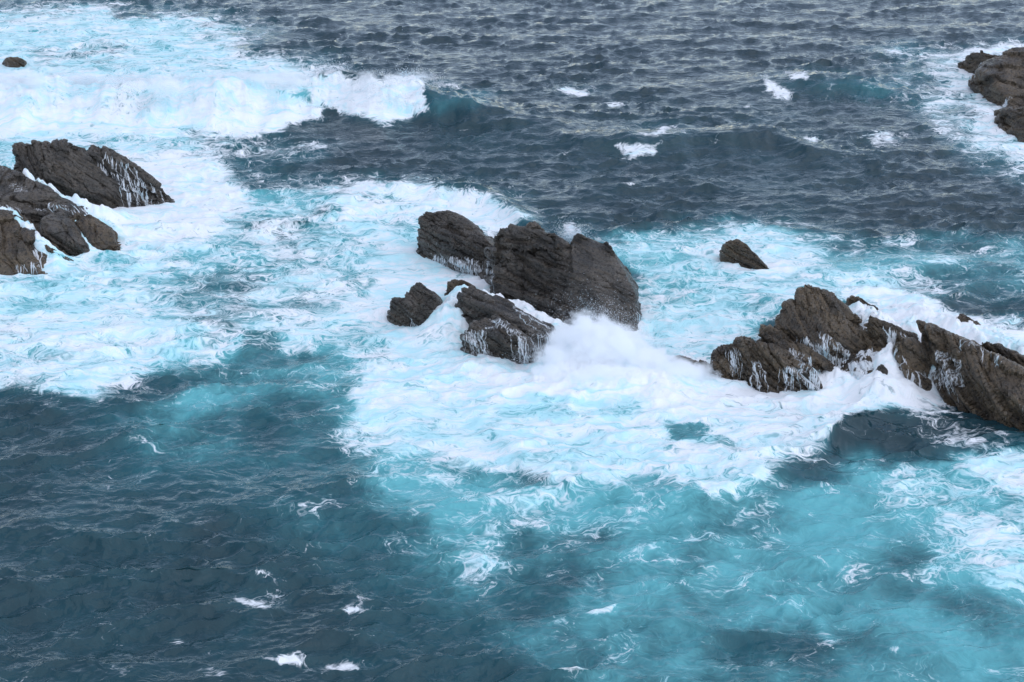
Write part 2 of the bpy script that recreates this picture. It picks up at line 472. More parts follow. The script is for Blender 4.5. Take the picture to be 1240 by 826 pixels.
rl_bvh = sea_rock('sea_rock', 'long brown slab with smooth skirt sloping into dark water', [
    ([(1121, 402, 3.2), (1128, 396, 3.6), (1145, 398, 3.6), (1170, 413, 3.5), (1200, 427, 3.3), (1240, 451, 2.7), (1290, 480, 2), (1290, 515, 1), (1220, 480, 1.9),
     (1170, 450, 2.2), (1128, 410, 2.7)], 1.5),
    ([(1145, 425, 2.6), (1135, 450, 1.1), (1132, 470, -.2), (1165, 490, -.1), (1205, 514, -.2), (1240, 528, -.3), (1310, 540, -.3), (1300, 490, 1.6), (1200, 455, 2.5)], 1.5),
], M_ROCKB, 0.09, ST, 0.6, 0.75, 1.6, 101, GR, 1.2)
sea_rock('sea_rock', 'narrow brown slab lying behind the long slab', [
    [(1185, 415, 3), (1195, 412, 3.2), (1215, 419, 3), (1260, 441, 2.6), (1300, 456, 2.2), (1240, 446, 2.0), (1205, 432, 2.1)]],
    M_ROCKB, 0.09, ST, 0.45, 0.6, 0.8, 111, GR, 0.9)
sea_rock('sea_rock', 'small hooked rock in white foam behind the reef slabs', [
    [(1158, 386, 2), (1165, 380, 2.3), (1175, 384, 2.2), (1197, 403, 1.2), (1165, 395, 1.4)]],
    M_ROCKB, 0.08, ST, 0.4, 0.6, 0.7, 121, GR, 0.7)
sea_rock('sea_rock', 'tiny dark rock poking through the foam chute of the reef', [
    [(1061, 447, 1.35), (1068, 440, 1.8), (1075, 448, 1.45), (1074, 460, .8), (1064, 457, .9)]],
    M_ROCK, 0.06, ST, 0.3, 0.4, 0.5, 131, GR, 0.5)
sea_rock('sea_rock', 'sliver of rock showing between the two reef slabs', [
    [(1107, 391, 2.7), (1112, 388, 2.9), (1126, 395, 2.5), (1120, 398, 2.2)]],
    M_ROCKB, 0.06, ST, 0.3, 0.4, 0.4, 135, GR, 0.5)

SL = (0.55, -0.25, 0.78)
l1_bvh = sea_rock('sea_rock', 'big grey tilted slab rising highest on the ledge', [
    [(20, 181, 4.2), (20, 174, 4.6), (40, 172, 4.8), (65, 176, 4.7), (78, 174, 4.7), (100, 181, 4.3), (130, 192, 3.5), (165, 215, 1.8), (196, 243, .1), (150, 243, .4),
     (100, 233, 1.5), (52, 214, 2.7), (21, 199, 3.3)],
    ([(106, 186, 4.0), (110, 175, 4.5), (124, 177, 4.3), (142, 187, 3.8), (180, 214, 2.2), (208, 238, .2), (196, 244, -.2), (150, 222, 1.8)], 1.5),
], M_ROCK, 0.082, SL, 0.6, 1.05, 2.0, 141, GL, 0.95, 0.5)
l2_bvh = sea_rock('sea_rock', 'broad dark slab with white rills below the tallest slab', [
    [(-45, 196, 4.6), (0, 201, 4.2), (20, 208, 3.9), (58, 229, 3), (68, 236, 2.6), (40, 245, 2.4), (0, 242, 2.9), (-60, 240, 3.2)],
    [(-50, 242, 3.0), (0, 243, 2.8), (60, 240, 2.3), (108, 250, 1.5), (143, 262, .2), (100, 262, 1.0), (60, 257, 1.7), (0, 257, 2.3), (-50, 258, 2.4)],
], M_ROCK, 0.082, SL, 0.55, 1.05, 1.5, 151, GL, 0.9, 0.7)
l3_bvh = sea_rock('sea_rock', 'rounded dark block at the seaward corner of the ledge', [
    [(-60, 256, 2.8), (0, 258, 2.7), (20, 264, 2.5), (36, 287, 1.8), (62, 302, 1.0), (91, 317, 0), (84, 324, -.2), (50, 331, -.2), (0, 334, -.2), (-60, 338, -.2),
     (10, 305, 1.2)]],
    M_ROCKB, 0.08, SL, 0.7, 1.05, 1.5, 161, GL, 1.0)
l4_bvh = sea_rock('sea_rock', 'middle dark block between two white rills of the ledge', [
    [(49, 276, 2.1), (51, 264, 2.5), (74, 257, 2.3), (85, 271, 1.9), (104, 300, .6), (116, 311, -.2), (103, 311, -.2), (70, 294, 1)]],
    M_ROCK, 0.082, SL, 0.55, 1.05, 1.2, 171, GL, 0.75)
l5_bvh = sea_rock('sea_rock', 'angular brown block at the foam edge of the ledge', [
    [(86, 264, 1.9), (95, 259, 2.1), (108, 260, 1.9), (124, 271, 1.4), (134, 281, 1), (144, 302, -.2), (125, 308, -.2), (110, 294, .6)]],
    M_ROCKB, 0.09, SL, 0.55, 1.05, 1.2, 181, GL, 0.75)
up_bvh = sea_rock('sea_rock', 'tall blunt brown headland rock far offshore in lacy foam', [
    ([(1165, 80, .2), (1173, 67, 1.6), (1185, 63, 2.2), (1210, 65, 2.7), (1215, 85, 1), (1187, 82, .1)], 2.0),
    [(1178, 95, 1.2), (1184, 85, 2.2), (1212, 67, 3.2), (1226, 58, 4.0), (1260, 61, 4.2), (1330, 70, 4), (1330, 140, 0), (1230, 138, 0), (1214, 121, 0), (1182, 104, .1),
     (1200, 92, 2.4)],
    [(1210, 138, 1.0), (1216, 133, 1.5), (1240, 128, 2.4), (1300, 130, 2.5), (1320, 190, 0), (1240, 173, -.2), (1213, 158, -.2), (1211, 150, .2)],
], M_ROCKB, 0.14, (0.2, 0.2, 0.95), 0.9, 0.8, 3.0, 191, None, 1.5)
sea_rock('sea_rock', 'tiny low rock nearly swamped in the surf behind the breaker', [
    [(3, 76, .1), (6, 70, .9), (20, 68, 1.0), (29, 73, .6), (27, 79, -.2), (9, 79, -.2)]],
    M_ROCKB, 0.12, SL, 0.5, 0.4, 1.0, 201, None, 0.8)

# ------------------------------------------------------------------ the sea surface
rng = np.random.default_rng(4)


def ocean_tile(N, L, lam, spread, ang, std, seed, cut=0.5):
    r = np.random.default_rng(seed)
    k1 = np.fft.fftfreq(N, L / N) * 2 * math.pi
    kx, ky = np.meshgrid(k1, k1, indexing='ij')
    k = np.hypot(kx, ky); k[0, 0] = 1e-6
    kp = 2 * math.pi / lam
    c = np.abs((kx * math.cos(ang) + ky * math.sin(ang)) / k) ** spread
    S = np.exp(-1.25 * (kp / k) ** 2) * k ** -3.6 * (0.12 + c) * np.exp(-(k * cut / 6.283) ** 2)
    S[0, 0] = 0
    H = np.sqrt(S) * (r.normal(size=(N, N)) + 1j * r.normal(size=(N, N)))
    h = np.fft.ifft2(H).real; sc = std / h.std(); H = H * sc
    return np.fft.ifft2(H).real, np.fft.ifft2(1j * kx / k * H).real, np.fft.ifft2(1j * ky / k * H).real


def sample(t, x, y, L):
    N = t.shape[0]
    a = (x / L * N) % N; b = (y / L * N) % N
    i = np.floor(a).astype(int) % N; j = np.floor(b).astype(int) % N
    fa, fb = a - np.floor(a), b - np.floor(b); i1, j1 = (i + 1) % N, (j + 1) % N
    return (t[i, j] * (1 - fa) + t[i1, j] * fa) * (1 - fb) + (t[i, j1] * (1 - fa) + t[i1, j1] * fa) * fb


NR, NC = 710, 920
ang = np.linspace(math.radians(40), math.radians(7.2), NR)
yr = CAM_H / np.tan(ang)
yr = np.concatenate([[-400, -200, -90, -40, -10, 10, 25, 36], yr, yr[-1] * 1.05 ** np.arange(1, 60)])
sc_ = np.linspace(-0.40, 0.40, NC)
ext = 0.40 + 0.004 * 1.32 ** np.arange(1, 24)
sc_ = np.concatenate([-ext[::-1], sc_, ext])
Y, S = np.meshgrid(yr, sc_, indexing='ij')
X = S * np.sqrt(Y ** 2 + 30 ** 2)
nr, nc = X.shape
X, Y = X.ravel(), Y.ravel()

# wind sea
wdir = math.radians(-80)
t1 = ocean_tile(512, 128.0, 12.0, 5.0, wdir, 1.0, 5, 0.5)
t2 = ocean_tile(512, 61.0, 3.4, 4.0, wdir + 0.45, 1.0, 6, 0.3)
cr, sr = math.cos(0.4), math.sin(0.4)
X2, Y2 = cr * X - sr * Y, sr * X + cr * Y
patch = np.clip(0.70 + 0.85 * fbm2(X / 14, Y / 11, 3, 77), 0.25, 1.6)
far = sstep(100, 170, Y)
calm = 1.0
A1, A2 = 0.19 * (1 - 0.25 * far) * patch, 0.095 * (1 + 0.25 * far) * patch
fade = 1 - sstep(400, 1500, np.hypot(X, Y))
A1, A2 = A1 * fade, A2 * fade
h = A1 * sample(t1[0], X, Y, 128.0) + A2 * sample(t2[0], X2, Y2, 61.0)
dx = A1 * sample(t1[1], X, Y, 128.0); dy = A1 * sample(t1[2], X, Y, 128.0)
d2x = A2 * sample(t2[1], X2, Y2, 61.0); d2y = A2 * sample(t2[2], X2, Y2, 61.0)
dx, dy = dx + cr * d2x + sr * d2y, dy - sr * d2x + cr * d2y
wind = h / (np.hypot(A1, A2) + 1e-6)
h = np.where(np.isfinite(h), h, 0)


def crest_line(pts, zc):
    q = np.array([P(u, v, zc) for u, v in pts]); return q[:, 0], q[:, 1]


def swell(pts, amps, front, backw, wob=0.6, seed=3):
    """a wave whose crest passes through the given points, steep towards the shore"""
    ax_, ay_ = crest_line(pts, max(amps) * 0.9)
    o = np.argsort(ax_)
    yc = np.interp(X, ax_[o], ay_[o]) + wob * fbm2(X / 5.0, Y * 0 + 3.1, 3, seed)
    A = np.interp(X, ax_[o], np.array(amps)[o]) * (1 + 0.34 * fbm2(X / 4.0, Y * 0 + 7.7, 4, seed + 50))
    d = Y - yc
    return np.where(d > 0, np.exp(-(d / backw) ** 2), np.exp(-(np.abs(d) / front) ** 1.7)) * A


brk = swell([(-300, 100), (0, 100), (120, 100), (250, 101), (330, 98), (410, 96), (505, 97), (560, 106), (620, 112), (720, 118)],
            [2.8, 3.1, 2.7, 3.2, 2.9, 3.3, 3.2, 2.1, 1.0, 0], 3.6, 6.0, 2.2, 3)
sw2 = swell([(560, 150), (640, 152), (700, 158), (760, 163), (850, 160), (930, 160), (985, 170), (1060, 178), (1150, 182)], [0, .4, .9, 1.25, 1.2, 1.3, .9, .4, 0], 2.8, 5.0, 2.2, 8)
sw3 = swell([(860, 95), (930, 92), (1000, 95), (1060, 98), (1110, 100)], [0, .6, 1.1, 0.8, 0], 2.6, 5.0, 0.8, 9)
sw4 = swell([(380, 240), (430, 228), (500, 222), (560, 226), (600, 238), (628, 255), (660, 270)], [0, .5, .9, 1.0, 1.0, .7, 0], 1.8, 4.0, 0.5, 10)
sw5 = swell([(560, 470), (640, 560), (760, 585), (860, 600), (930, 560), (1000, 530), (1080, 470)], [0, .5, .7, .8, .7, .5, 0], 1.4, 5.0, 0.7, 12)
h = h + brk + sw2 + sw3 + sw4 + sw5

# water heaped and sheeting over the rocks: (u, v, height, radius in m)
HEAP = [([(1040, 366, 1.8), (1078, 398, 2.5), (1074, 425, 2.0), (1070, 452, 1.15), (1058, 478, .1)], 1.15),
        ([(1046, 415, 1.9), (1034, 445, 1.0), (1020, 474, .1)], 0.9), ([(1014, 446, 1.0), (1008, 472, .15)], .7),
        ([(1085, 392, 2.9), (1110, 400, 2.5)], .5), ([(1100, 372, 1.3), (1150, 388, 1.7), (1195, 404, 1.8), (1250, 424, 1.8)], 1.5),
        ([(1112, 395, 2.1), (1130, 415, 2.2), (1134, 432, 1.7)], .5), ([(985, 446, .8), (1000, 470, .2)], 1.2), ([(845, 450, .4), (866, 456, .3)], 1.2),
        ([(-5, 252, 3.0), (12, 257, 2.8), (33, 271, 2.3), (50, 288, 1.65), (66, 304, .95), (86, 319, .2)], .55), ([(88, 262, 1.9), (97, 280, 1.3), (108, 297, .6), (120, 309, .1)], .35),
        ([(30, 208, 3.6), (60, 225, 2.9), (85, 238, 2.2), (112, 247, 1.6), (145, 256, .7), (170, 262, .1)], .6), ([(92, 258, 1.95), (125, 266, 1.0), (145, 280, .3)], .45),
        ([(592, 354, 1.9), (620, 364, 1.5), (645, 376, 1.3), (672, 392, 1.0), (700, 410, .8)], .9), ([(560, 352, 1.5), (548, 372, 1.5), (538, 392, .9), (540, 412, .3)], 1.1),
        ([(712, 416, 1.6), (740, 434, 1.2), (790, 448, .9), (840, 460, .2)], 1.7), ([(700, 430, 1.0), (660, 455, .3)], 1.5)]
heap = np.zeros_like(h)
for line, r in HEAP:
    q = np.array([P(*a) for a in line])
    m = np.where((X > q[:, 0].min() - 4 * r) & (X < q[:, 0].max() + 4 * r) & (Y > q[:, 1].min() - 4 * r) & (Y < q[:, 1].max() + 4 * r))[0]
    for a, b in zip(q[:-1], q[1:]):
        e = b[:2] - a[:2]
        t = np.clip(((X[m] - a[0]) * e[0] + (Y[m] - a[1]) * e[1]) / (e @ e), 0, 1)
        d2_ = (X[m] - a[0] - t * e[0]) ** 2 + (Y[m] - a[1] - t * e[1]) ** 2
        heap[m] = np.maximum(heap[m], (a[2] + t * (b[2] - a[2])) * np.exp(-(d2_ / (1.6 * r) ** 2) ** 1.3))
heap = heap * (1 + 0.30 * fbm2(X / 1.6, Y / 1.6, 3, 83) + 0.22 * fbm2(X / .5, Y / .5, 3, 84))
h = h * (1 - np.clip(heap, 0, 0.8)) + heap

# closeness to rocks
XB = np.arange(-90, 90, 0.4); YB = np.arange(40, 240, 0.4)
prox = np.zeros((len(XB) - 1, len(YB) - 1))
for ob, co, bvh in ROCKS:
    s_ = (co[:, 2] > -0.6) & (co[:, 2] < 0.9)
    hh, _, _ = np.histogram2d(co[s_, 0], co[s_, 1], [XB, YB]); prox = np.maximum(prox, np.minimum(hh, 1))
for k in range(4):
    q = np.pad(prox, 1); q = np.pad(prox, 1); prox = sum(q[i:i + prox.shape[0], j:j + prox.shape[1]] for i in range(3) for j in range(3)) / 9
pi_ = np.clip(((X - XB[0]) / 0.4 - .5).astype(int), 0, prox.shape[0] - 1); pj_ = np.clip(((Y - YB[0]) / 0.4 - .5).astype(int), 0, prox.shape[1] - 1)
near = prox[pi_, pj_]
near[(X < -89) | (X > 89) | (Y < 41) | (Y > 239)] = 0

# ---- where the foam lies: outlines read off the photograph, carried to the surface, with ragged edges
U, V = project(X, Y, h)
# points behind a crest keep the mark of the open water just behind it
wu = 20 * fbm2(X / 2.6, Y / 2.6, 4, 21, 0.5) + 26 * fbm2(X / 9, Y / 12, 2, 23); wv = 12 * fbm2(X / 2.6, Y / 2.6, 4, 31, 0.5) + 11 * fbm2(X / 9, Y / 12, 2, 33)
Uw, Vw = U + wu * (0.45 + 55.0 / np.maximum(Y, 40)), V + wv * (0.3 + 70.0 / np.maximum(Y, 40))
Fm = np.full_like(h, 0.05); Tm = np.full_like(h, 0.06)
vis = (Y > 30) & (Y < 420)


def area(F, T, soft, pts, k=1.0):
    pts = np.array(pts, float)
    pu, pv = pts[:, 0], pts[:, 1] * 1.8
    m = np.where(vis & (Uw > pu.min() - 3.3 * soft - 5) & (Uw < pu.max() + 3.3 * soft + 5) & (Vw * 1.8 > pv.min() - 3.3 * soft - 5) & (Vw * 1.8 < pv.max() + 3.3 * soft + 5))[0]
    if not len(m): return
    x, y = Uw[m], Vw[m] * 1.8
    d = np.full(len(m), 1e9); ins = np.zeros(len(m), bool)
    for a in range(len(pts)):
        b = (a + 1) % len(pts)
        ex, ey = pu[b] - pu[a], pv[b] - pv[a]
        t = np.clip(((x - pu[a]) * ex + (y - pv[a]) * ey) / (ex * ex + ey * ey + 1e-9), 0, 1)
        d = np.minimum(d, np.hypot(x - pu[a] - t * ex, y - pv[a] - t * ey))
        c = (pv[a] > y) != (pv[b] > y)
        ins ^= c & (x < (pu[b] - pu[a]) * (y - pv[a]) / np.where(pv[b] == pv[a], 1e-9, pv[b] - pv[a]) + pu[a])
    sg = np.where(ins, d, -d)
    w = k * (0.62 * sstep(-soft, soft, sg) + 0.38 * sstep(-3.2 * soft, 2.2 * soft, sg))
    if F is not None: Fm[m] = Fm[m] * (1 - w) + F * w
    if T is not None: Tm[m] = Tm[m] * (1 - w) + T * w


def spot(F, T, u, v, ru, rv, k=1.0):
    m = np.where(vis & (np.abs(Uw - u) < 2.2 * ru) & (np.abs(Vw - v) < 2.2 * rv))[0]
    w = k * np.exp(-(((Uw[m] - u) / ru) ** 2 + ((Vw[m] - v) / rv) ** 2))
    if F is not None: Fm[m] = Fm[m] * (1 - w) + F * w
    if T is not None: Tm[m] = Tm[m] * (1 - w) + T * w


# lower half: teal water over the shallows
area(.08, .17, 60, [(-200, 480), (150, 520), (420, 500), (700, 560), (1400, 540), (1400, 1000), (-200, 1000)])
area(.17, .66, 60, [(420, 560), (640, 600), (900, 570), (1400, 540), (1400, 1000), (760, 1000), (640, 800), (520, 680)])
area(.13, .42, 60, [(120, 490), (420, 500), (560, 600), (540, 700), (300, 640), (150, 580)])
# top, open sea
area(.04, .03, 50, [(420, -60), (1400, -60), (1400, 60), (900, 170), (560, 120)])
area(.06, .12, 40, [(520, 120), (1000, 120), (1100, 200), (1000, 260), (640, 230), (520, 180)])
# surf zone, upper left
area(.50, .45, 26, [(-300, 20), (60, 4), (170, 6), (290, 24), (330, 40), (300, 60), (390, 72), (400, 92), (300, 110), (-300, 120)])
area(.66, .85, 20, [(-300, 40), (40, 16), (130, 14), (240, 32), (250, 56), (300, 74), (385, 84), (380, 100), (-300, 110)])
area(.97, .55, 10, [(-300, 92), (120, 92), (250, 97), (330, 92), (408, 88), (416, 96), (480, 95), (508, 92), (517, 128), (470, 148), (445, 143), (412, 135), (395, 130), (380, 146),
                    (345, 152), (325, 163), (300, 166), (260, 161), (235, 158), (150, 164), (-300, 172)])
area(.30, .9, 10, [(335, 108), (368, 106), (372, 116), (345, 121)])
area(.55, .95, 12, [(60, 104), (180, 106), (240, 112), (180, 120), (60, 116)], .6)
area(.15, .2, 10, [(138, 12), (190, 12), (186, 22), (150, 22)])
area(.35, .35, 14, [(40, 58), (150, 58), (140, 72), (60, 72)], .8)
area(.45, .6, 14, [(220, 36), (300, 30), (290, 48), (230, 52)], .7)
area(.55, .25, 8, [(515, 95), (545, 94), (562, 104), (530, 106)])
area(.04, .42, 10, [(510, 106), (590, 108), (600, 122), (530, 132)])
# foot of the breaker
area(.72, .95, 14, [(-300, 166), (150, 163), (235, 160), (225, 180), (160, 186), (-300, 200)])
area(.50, .65, 14, [(150, 166), (270, 166), (320, 172), (290, 190), (190, 184)])
area(.38, .30, 16, [(262, 172), (330, 165), (400, 174), (396, 196), (330, 206), (272, 196)])
area(.30, .22, 14, [(300, 205), (400, 212), (420, 228), (360, 240), (310, 225)])
# wide apron of foam round the ledge and across to the islet
area(.46, .75, 20, [(-300, 190), (180, 178), (255, 195), (305, 232), (420, 232), (470, 222), (560, 226), (605, 242), (630, 262), (600, 285), (520, 330), (480, 410), (440, 452),
                    (330, 428), (240, 446), (160, 452), (105, 484), (90, 478), (50, 466), (-300, 476)])
area(.93, .45, 16, [(150, 182), (215, 186), (262, 205), (300, 236), (312, 250), (272, 262), (290, 284), (200, 300), (150, 306), (130, 250)])
area(.70, .7, 18, [(-300, 350), (120, 322), (170, 335), (190, 380), (250, 420), (280, 432), (160, 450), (104, 480), (50, 464), (-300, 472)])
area(.60, 1.0, 16, [(-300, 335), (70, 335), (150, 318), (180, 330), (120, 370), (-300, 390)])
area(.50, .66, 16, [(195, 318), (240, 298), (300, 292), (340, 312), (440, 345), (430, 380), (370, 402), (300, 412), (235, 395), (190, 360)])
area(.40, .35, 16, [(225, 335), (300, 330), (320, 380), (270, 410), (225, 385)], .7)
area(.50, .3, 12, [(300, 272), (390, 250), (400, 262), (330, 290)], .8)
area(.90, .55, 14, [(400, 236), (440, 224), (500, 221), (560, 226), (604, 241), (628, 262), (600, 276), (530, 262), (480, 262), (470, 300), (430, 300), (420, 260)])
area(.60, 1.0, 14, [(420, 268), (460, 260), (470, 292), (440, 306)])
area(.45, .5, 8, [(420, 236), (470, 240), (500, 250), (450, 252)], .7)
area(.92, .7, 14, [(460, 300), (505, 300), (560, 335), (560, 400), (480, 410), (430, 395), (400, 400), (410, 372), (460, 350)])
area(.45, .25, 10, [(290, 405), (350, 405), (352, 436), (300, 432)], .8)
area(.62, .9, 16, [(340, 400), (440, 395), (445, 450), (400, 432), (345, 430)])
area(.95, .4, 8, [(572, 334), (600, 338), (628, 354), (690, 398), (665, 402), (600, 368), (556, 366), (545, 345)])
# turquoise pool
area(.20, .74, 34, [(205, 486), (242, 452), (310, 432), (420, 436), (446, 460), (424, 498), (330, 502), (270, 508), (205, 520)])
# great apron in front of the islet
area(.86, .75, 14, [(446, 452), (470, 405), (560, 400), (700, 400), (800, 400), (870, 455), (1000, 470), (1132, 478), (1132, 494), (1075, 497), (1032, 510), (1008, 532), (985, 550), (935, 560),
                    (902, 585), (885, 605), (860, 608), (840, 600), (824, 581), (770, 588), (730, 598), (660, 580), (560, 570), (500, 555), (440, 540), (421, 520), (425, 490)])
area(.96, .45, 16, [(560, 440), (640, 450), (690, 400), (730, 400), (800, 430), (870, 462), (1000, 480), (1090, 480), (1040, 500), (940, 500), (860, 500), (760, 480), (640, 478), (560, 462)])
area(.60, 1.0, 10, [(620, 482), (690, 478), (722, 490), (700, 508), (640, 512), (615, 500)])
area(.55, 1.0, 9, [(732, 492), (770, 485), (778, 498), (745, 510)])
area(.66, 1.0, 14, [(560, 520), (640, 515), (720, 535), (700, 560), (600, 550)], .7)
area(.20, .62, 8, [(806, 508), (832, 506), (858, 520), (850, 534), (812, 528)])
area(.50, .6, 8, [(855, 520), (890, 530), (885, 545), (855, 538)], .8)
area(.60, .7, 10, [(900, 490), (960, 492), (1000, 500), (970, 515), (910, 510)], .6)
# lacy turquoise skirt below the apron
area(.36, .80, 30, [(425, 530), (560, 572), (660, 584), (730, 602), (830, 588), (850, 612), (780, 640), (700, 650), (640, 668), (580, 672), (520, 640), (440, 580)])
area(.40, .7, 20, [(545, 655), (600, 650), (680, 664), (640, 680), (560, 676)], .9)
area(.25, .78, 34, [(700, 605), (860, 615), (930, 575), (1060, 560), (1085, 640), (1010, 720), (860, 700), (750, 660)])
area(.20, .88, 30, [(940, 600), (1030, 590), (1050, 650), (1010, 715), (960, 700)])
area(.10, .16, 18, [(620, 650), (730, 655), (720, 690), (690, 740), (620, 745), (570, 700)], .4)
area(.10, .20, 18, [(445, 625), (540, 640), (530, 660), (460, 655)], .3)
area(.12, .25, 16, [(880, 765), (1000, 755), (1060, 775), (980, 795), (890, 790)], .5)
area(.10, .28, 20, [(1100, 690), (1240, 720), (1300, 760), (1180, 760)], .35)
# right side
area(.12, .10, 26, [(1030, 512), (1075, 499), (1132, 495), (1170, 505), (1240, 532), (1300, 545), (1180, 560), (1130, 556), (1050, 552), (1000, 560), (960, 556)])
area(.33, .10, 10, [(1125, 500), (1165, 500), (1240, 535), (1200, 550), (1140, 540)])
area(.46, .75, 22, [(1150, 562), (1200, 545), (1400, 540), (1400, 720), (1230, 730), (1150, 690), (1095, 650), (1066, 622), (1072, 580)])
area(.70, .75, 16, [(1180, 552), (1400, 540), (1400, 640), (1215, 610)])
area(.66, .8, 14, [(1150, 640), (1240, 650), (1400, 680), (1400, 720), (1190, 690)], .7)
area(.36, .8, 10, [(948, 700), (965, 695), (985, 725), (1003, 765), (990, 772), (970, 735)], .9)
area(.50, .6, 8, [(702, 700), (720, 694), (738, 700), (735, 722), (712, 712)], .9)
# behind and beside the islet, to the right
area(.46, .80, 20, [(690, 282), (740, 290), (800, 276), (880, 270), (950, 273), (1010, 286), (1000, 330), (960, 345), (900, 400), (870, 425), (820, 440), (780, 410), (760, 340)])
area(.66, .75, 16, [(850, 290), (900, 276), (960, 285), (985, 320), (940, 335), (880, 330), (850, 318)])
area(.72, .85, 16, [(785, 380), (880, 365), (930, 390), (900, 405), (868, 440), (810, 435), (785, 415)])
area(.26, .50, 18, [(985, 288), (1100, 280), (1260, 285), (1260, 372), (1100, 352), (1040, 345), (990, 340)])
area(.40, .68, 14, [(1030, 296), (1100, 300), (1160, 318), (1140, 350), (1060, 345), (1010, 330)], .8)
area(.58, .75, 16, [(915, 350), (1000, 322), (1060, 335), (1050, 368), (960, 380), (900, 405)])
area(.96, .5, 12, [(1040, 362), (1070, 345), (1110, 352), (1170, 376), (1240, 400), (1400, 440), (1400, 460), (1240, 440), (1190, 420), (1110, 400)])
area(1.0, .3, 8, [(1040, 370), (1110, 380), (1150, 420), (1128, 460), (1132, 486), (1000, 484), (1000, 440), (1050, 430)])
area(.55, .55, 12, [(1210, 385), (1260, 372), (1260, 400), (1225, 398)], .8)
# far right headland
area(.34, .32, 18, [(1040, 60), (1095, 50), (1170, 56), (1300, 50), (1300, 240), (1235, 226), (1190, 212), (1150, 176), (1110, 136), (1060, 112), (1080, 86)])
area(.58, .45, 12, [(1120, 70), (1165, 66), (1190, 105), (1215, 130), (1250, 180), (1300, 190), (1300, 218), (1230, 205), (1190, 180), (1160, 140), (1130, 112)])
area(.72, .45, 10, [(1185, 150), (1210, 140), (1250, 178), (1300, 190), (1300, 205), (1220, 190)])
area(.7, .4, 8, [(1165, 64), (1190, 58), (1230, 52), (1300, 50), (1300, 58), (1200, 66)])
area(.45, .4, 10, [(1062, 58), (1110, 52), (1140, 62), (1110, 72), (1075, 68)], .8)
area(.14, .45, 16, [(975, 96), (1030, 92), (1090, 100), (1110, 120), (1040, 122), (985, 112)])
# rocks and sheeting water are rimmed white, except along the quiet dark pool
quiet = np.exp(-(((U - 1190) / 75) ** 2 + ((V - 520) / 36) ** 2))
Fm = Fm + (1.0 - Fm) * np.clip(near * 1.6, 0, 1) * 0.8 * (1 - np.clip(1.6 * quiet, 0, 1)) * (0.7 + 0.5 * fbm2(X, Y, 3, 91))
Fm = np.maximum(Fm, np.clip(heap * 1.3, 0, 1) * 0.86)
# small whitecaps: (u, v, half length, half height)
Us, Vs = Uw, Vw
wn_ = fbm2(X / 1.1, Y / 1.6, 3, 47)
Uw, Vw = U + 0.12 * wu + 7 * wn_, V + 0.12 * wv + 4 * fbm2(X / 1.1, Y / 1.6, 3, 48)
for q in ([(745, 172), (758, 177), (790, 177), (803, 170), (793, 188), (757, 191)], [(924, 92), (932, 92), (942, 106), (959, 112), (957, 122), (940, 119), (928, 107)],
          [(772, 162), (795, 160), (806, 152), (806, 158), (795, 165)], [(674, 108), (690, 106), (712, 112), (714, 116), (690, 114)], [(288, 720), (300, 724), (325, 730), (322, 735), (300, 731)],
          [(415, 737), (430, 734), (441, 739), (425, 741)], [(314, 792), (335, 796), (362, 799), (366, 806), (340, 806)], [(400, 808), (420, 806), (430, 811), (410, 813)],
          [(960, 90), (976, 87), (978, 95), (966, 94)], [(1056, 165), (1075, 162), (1078, 172), (1062, 174)]):
    c_ = np.mean(q, 0); spot(.34, .25, c_[0] + 6, c_[1] - 3, 38, 9, .8)
    area(.72, .2, 4, q)
for (u, v, a, b) in [(1068, 168, 12, 6), (214, 776, 8, 3), (262, 812, 18, 5), (745, 126, 10, 3), (905, 128, 8, 3), (985, 170, 8, 3), 
                     (318, 695, 10, 6), (690, 278, 8, 8), (395, 88, 20, 6)]:
    spot(.55, .2, u, v, a * 1.25, b * 1.25)

fleck = sstep(1.9, 2.9, wind) * sstep(0.0, 0.5, fbm2(X / 7, Y / 9, 3, 87) + 0.12 * (Y < 100))
Fm = np.maximum(Fm, 0.52 * fleck)
n_low = fbm2(X / 6, Y / 9, 4, 55)
mid = 4 * Fm * (1 - Fm)
Fm = np.clip(Fm + 0.22 * n_low * np.clip(mid, 0, 1), 0, 1)
Tm = np.clip(Tm * (1 + 0.45 * fbm2(X / 9, Y / 14, 4, 61) + 0.5 * fbm2(X / 3.5, Y / 4, 4, 64)), 0, 1)

# foam is lumpy, breaking crests most of all
lump = fbm2(X / 1.3, Y / 1.3, 4, 71, 0.6)
h = h + sstep(.5, 1, Fm) * (0.10 + 0.40 * np.clip(brk / 3, 0, 1) + 0.22 * np.clip(heap / 2, 0, 1)) * lump + sstep(.6, 1, Fm) * np.clip(brk / 3, 0, 1) * 0.55 * fbm2(X / 3, Y / 2.2, 3, 75)
co = np.stack([X + 1.0 * dx, Y + 1.0 * dy, h], 1)
gx, gy = 0.8 * co[:, 0], co[:, 1]
fold = [(3.4, 1.7, 3), (0.95, 0.5, 2), (0.36, 0.2, 2)]
drift = np.stack([gx, gy, 0.5 * h], 1)
for wl, am, oc in fold:
    for ax3 in (0, 1):
        drift[:, ax3] += am * fbm2(gx / wl, gy / wl, oc, 131 + ax3 * 9 + int(wl * 100))
idx = np.arange(nr * nc).reshape(nr, nc)
quads = np.stack([idx[:-1, :-1], idx[:-1, 1:], idx[1:, 1:], idx[1:, :-1]], -1).reshape(-1, 4)
sea = mesh_object('sea', co, quads, M_SEA, True)
for nm, arr in (('foam', Fm), ('aeration', Tm)):
    at = sea.data.attributes.new(nm, 'FLOAT', 'POINT'); at.data.foreach_set('value', arr.astype(np.float32))
at = sea.data.attributes.new('drift', 'FLOAT_VECTOR', 'POINT'); at.data.foreach_set('vector', drift.astype(np.float32).ravel())
tag(sea, 'dark blue grey sea with turquoise shallows and drifting white foam', None, None, 'structure')

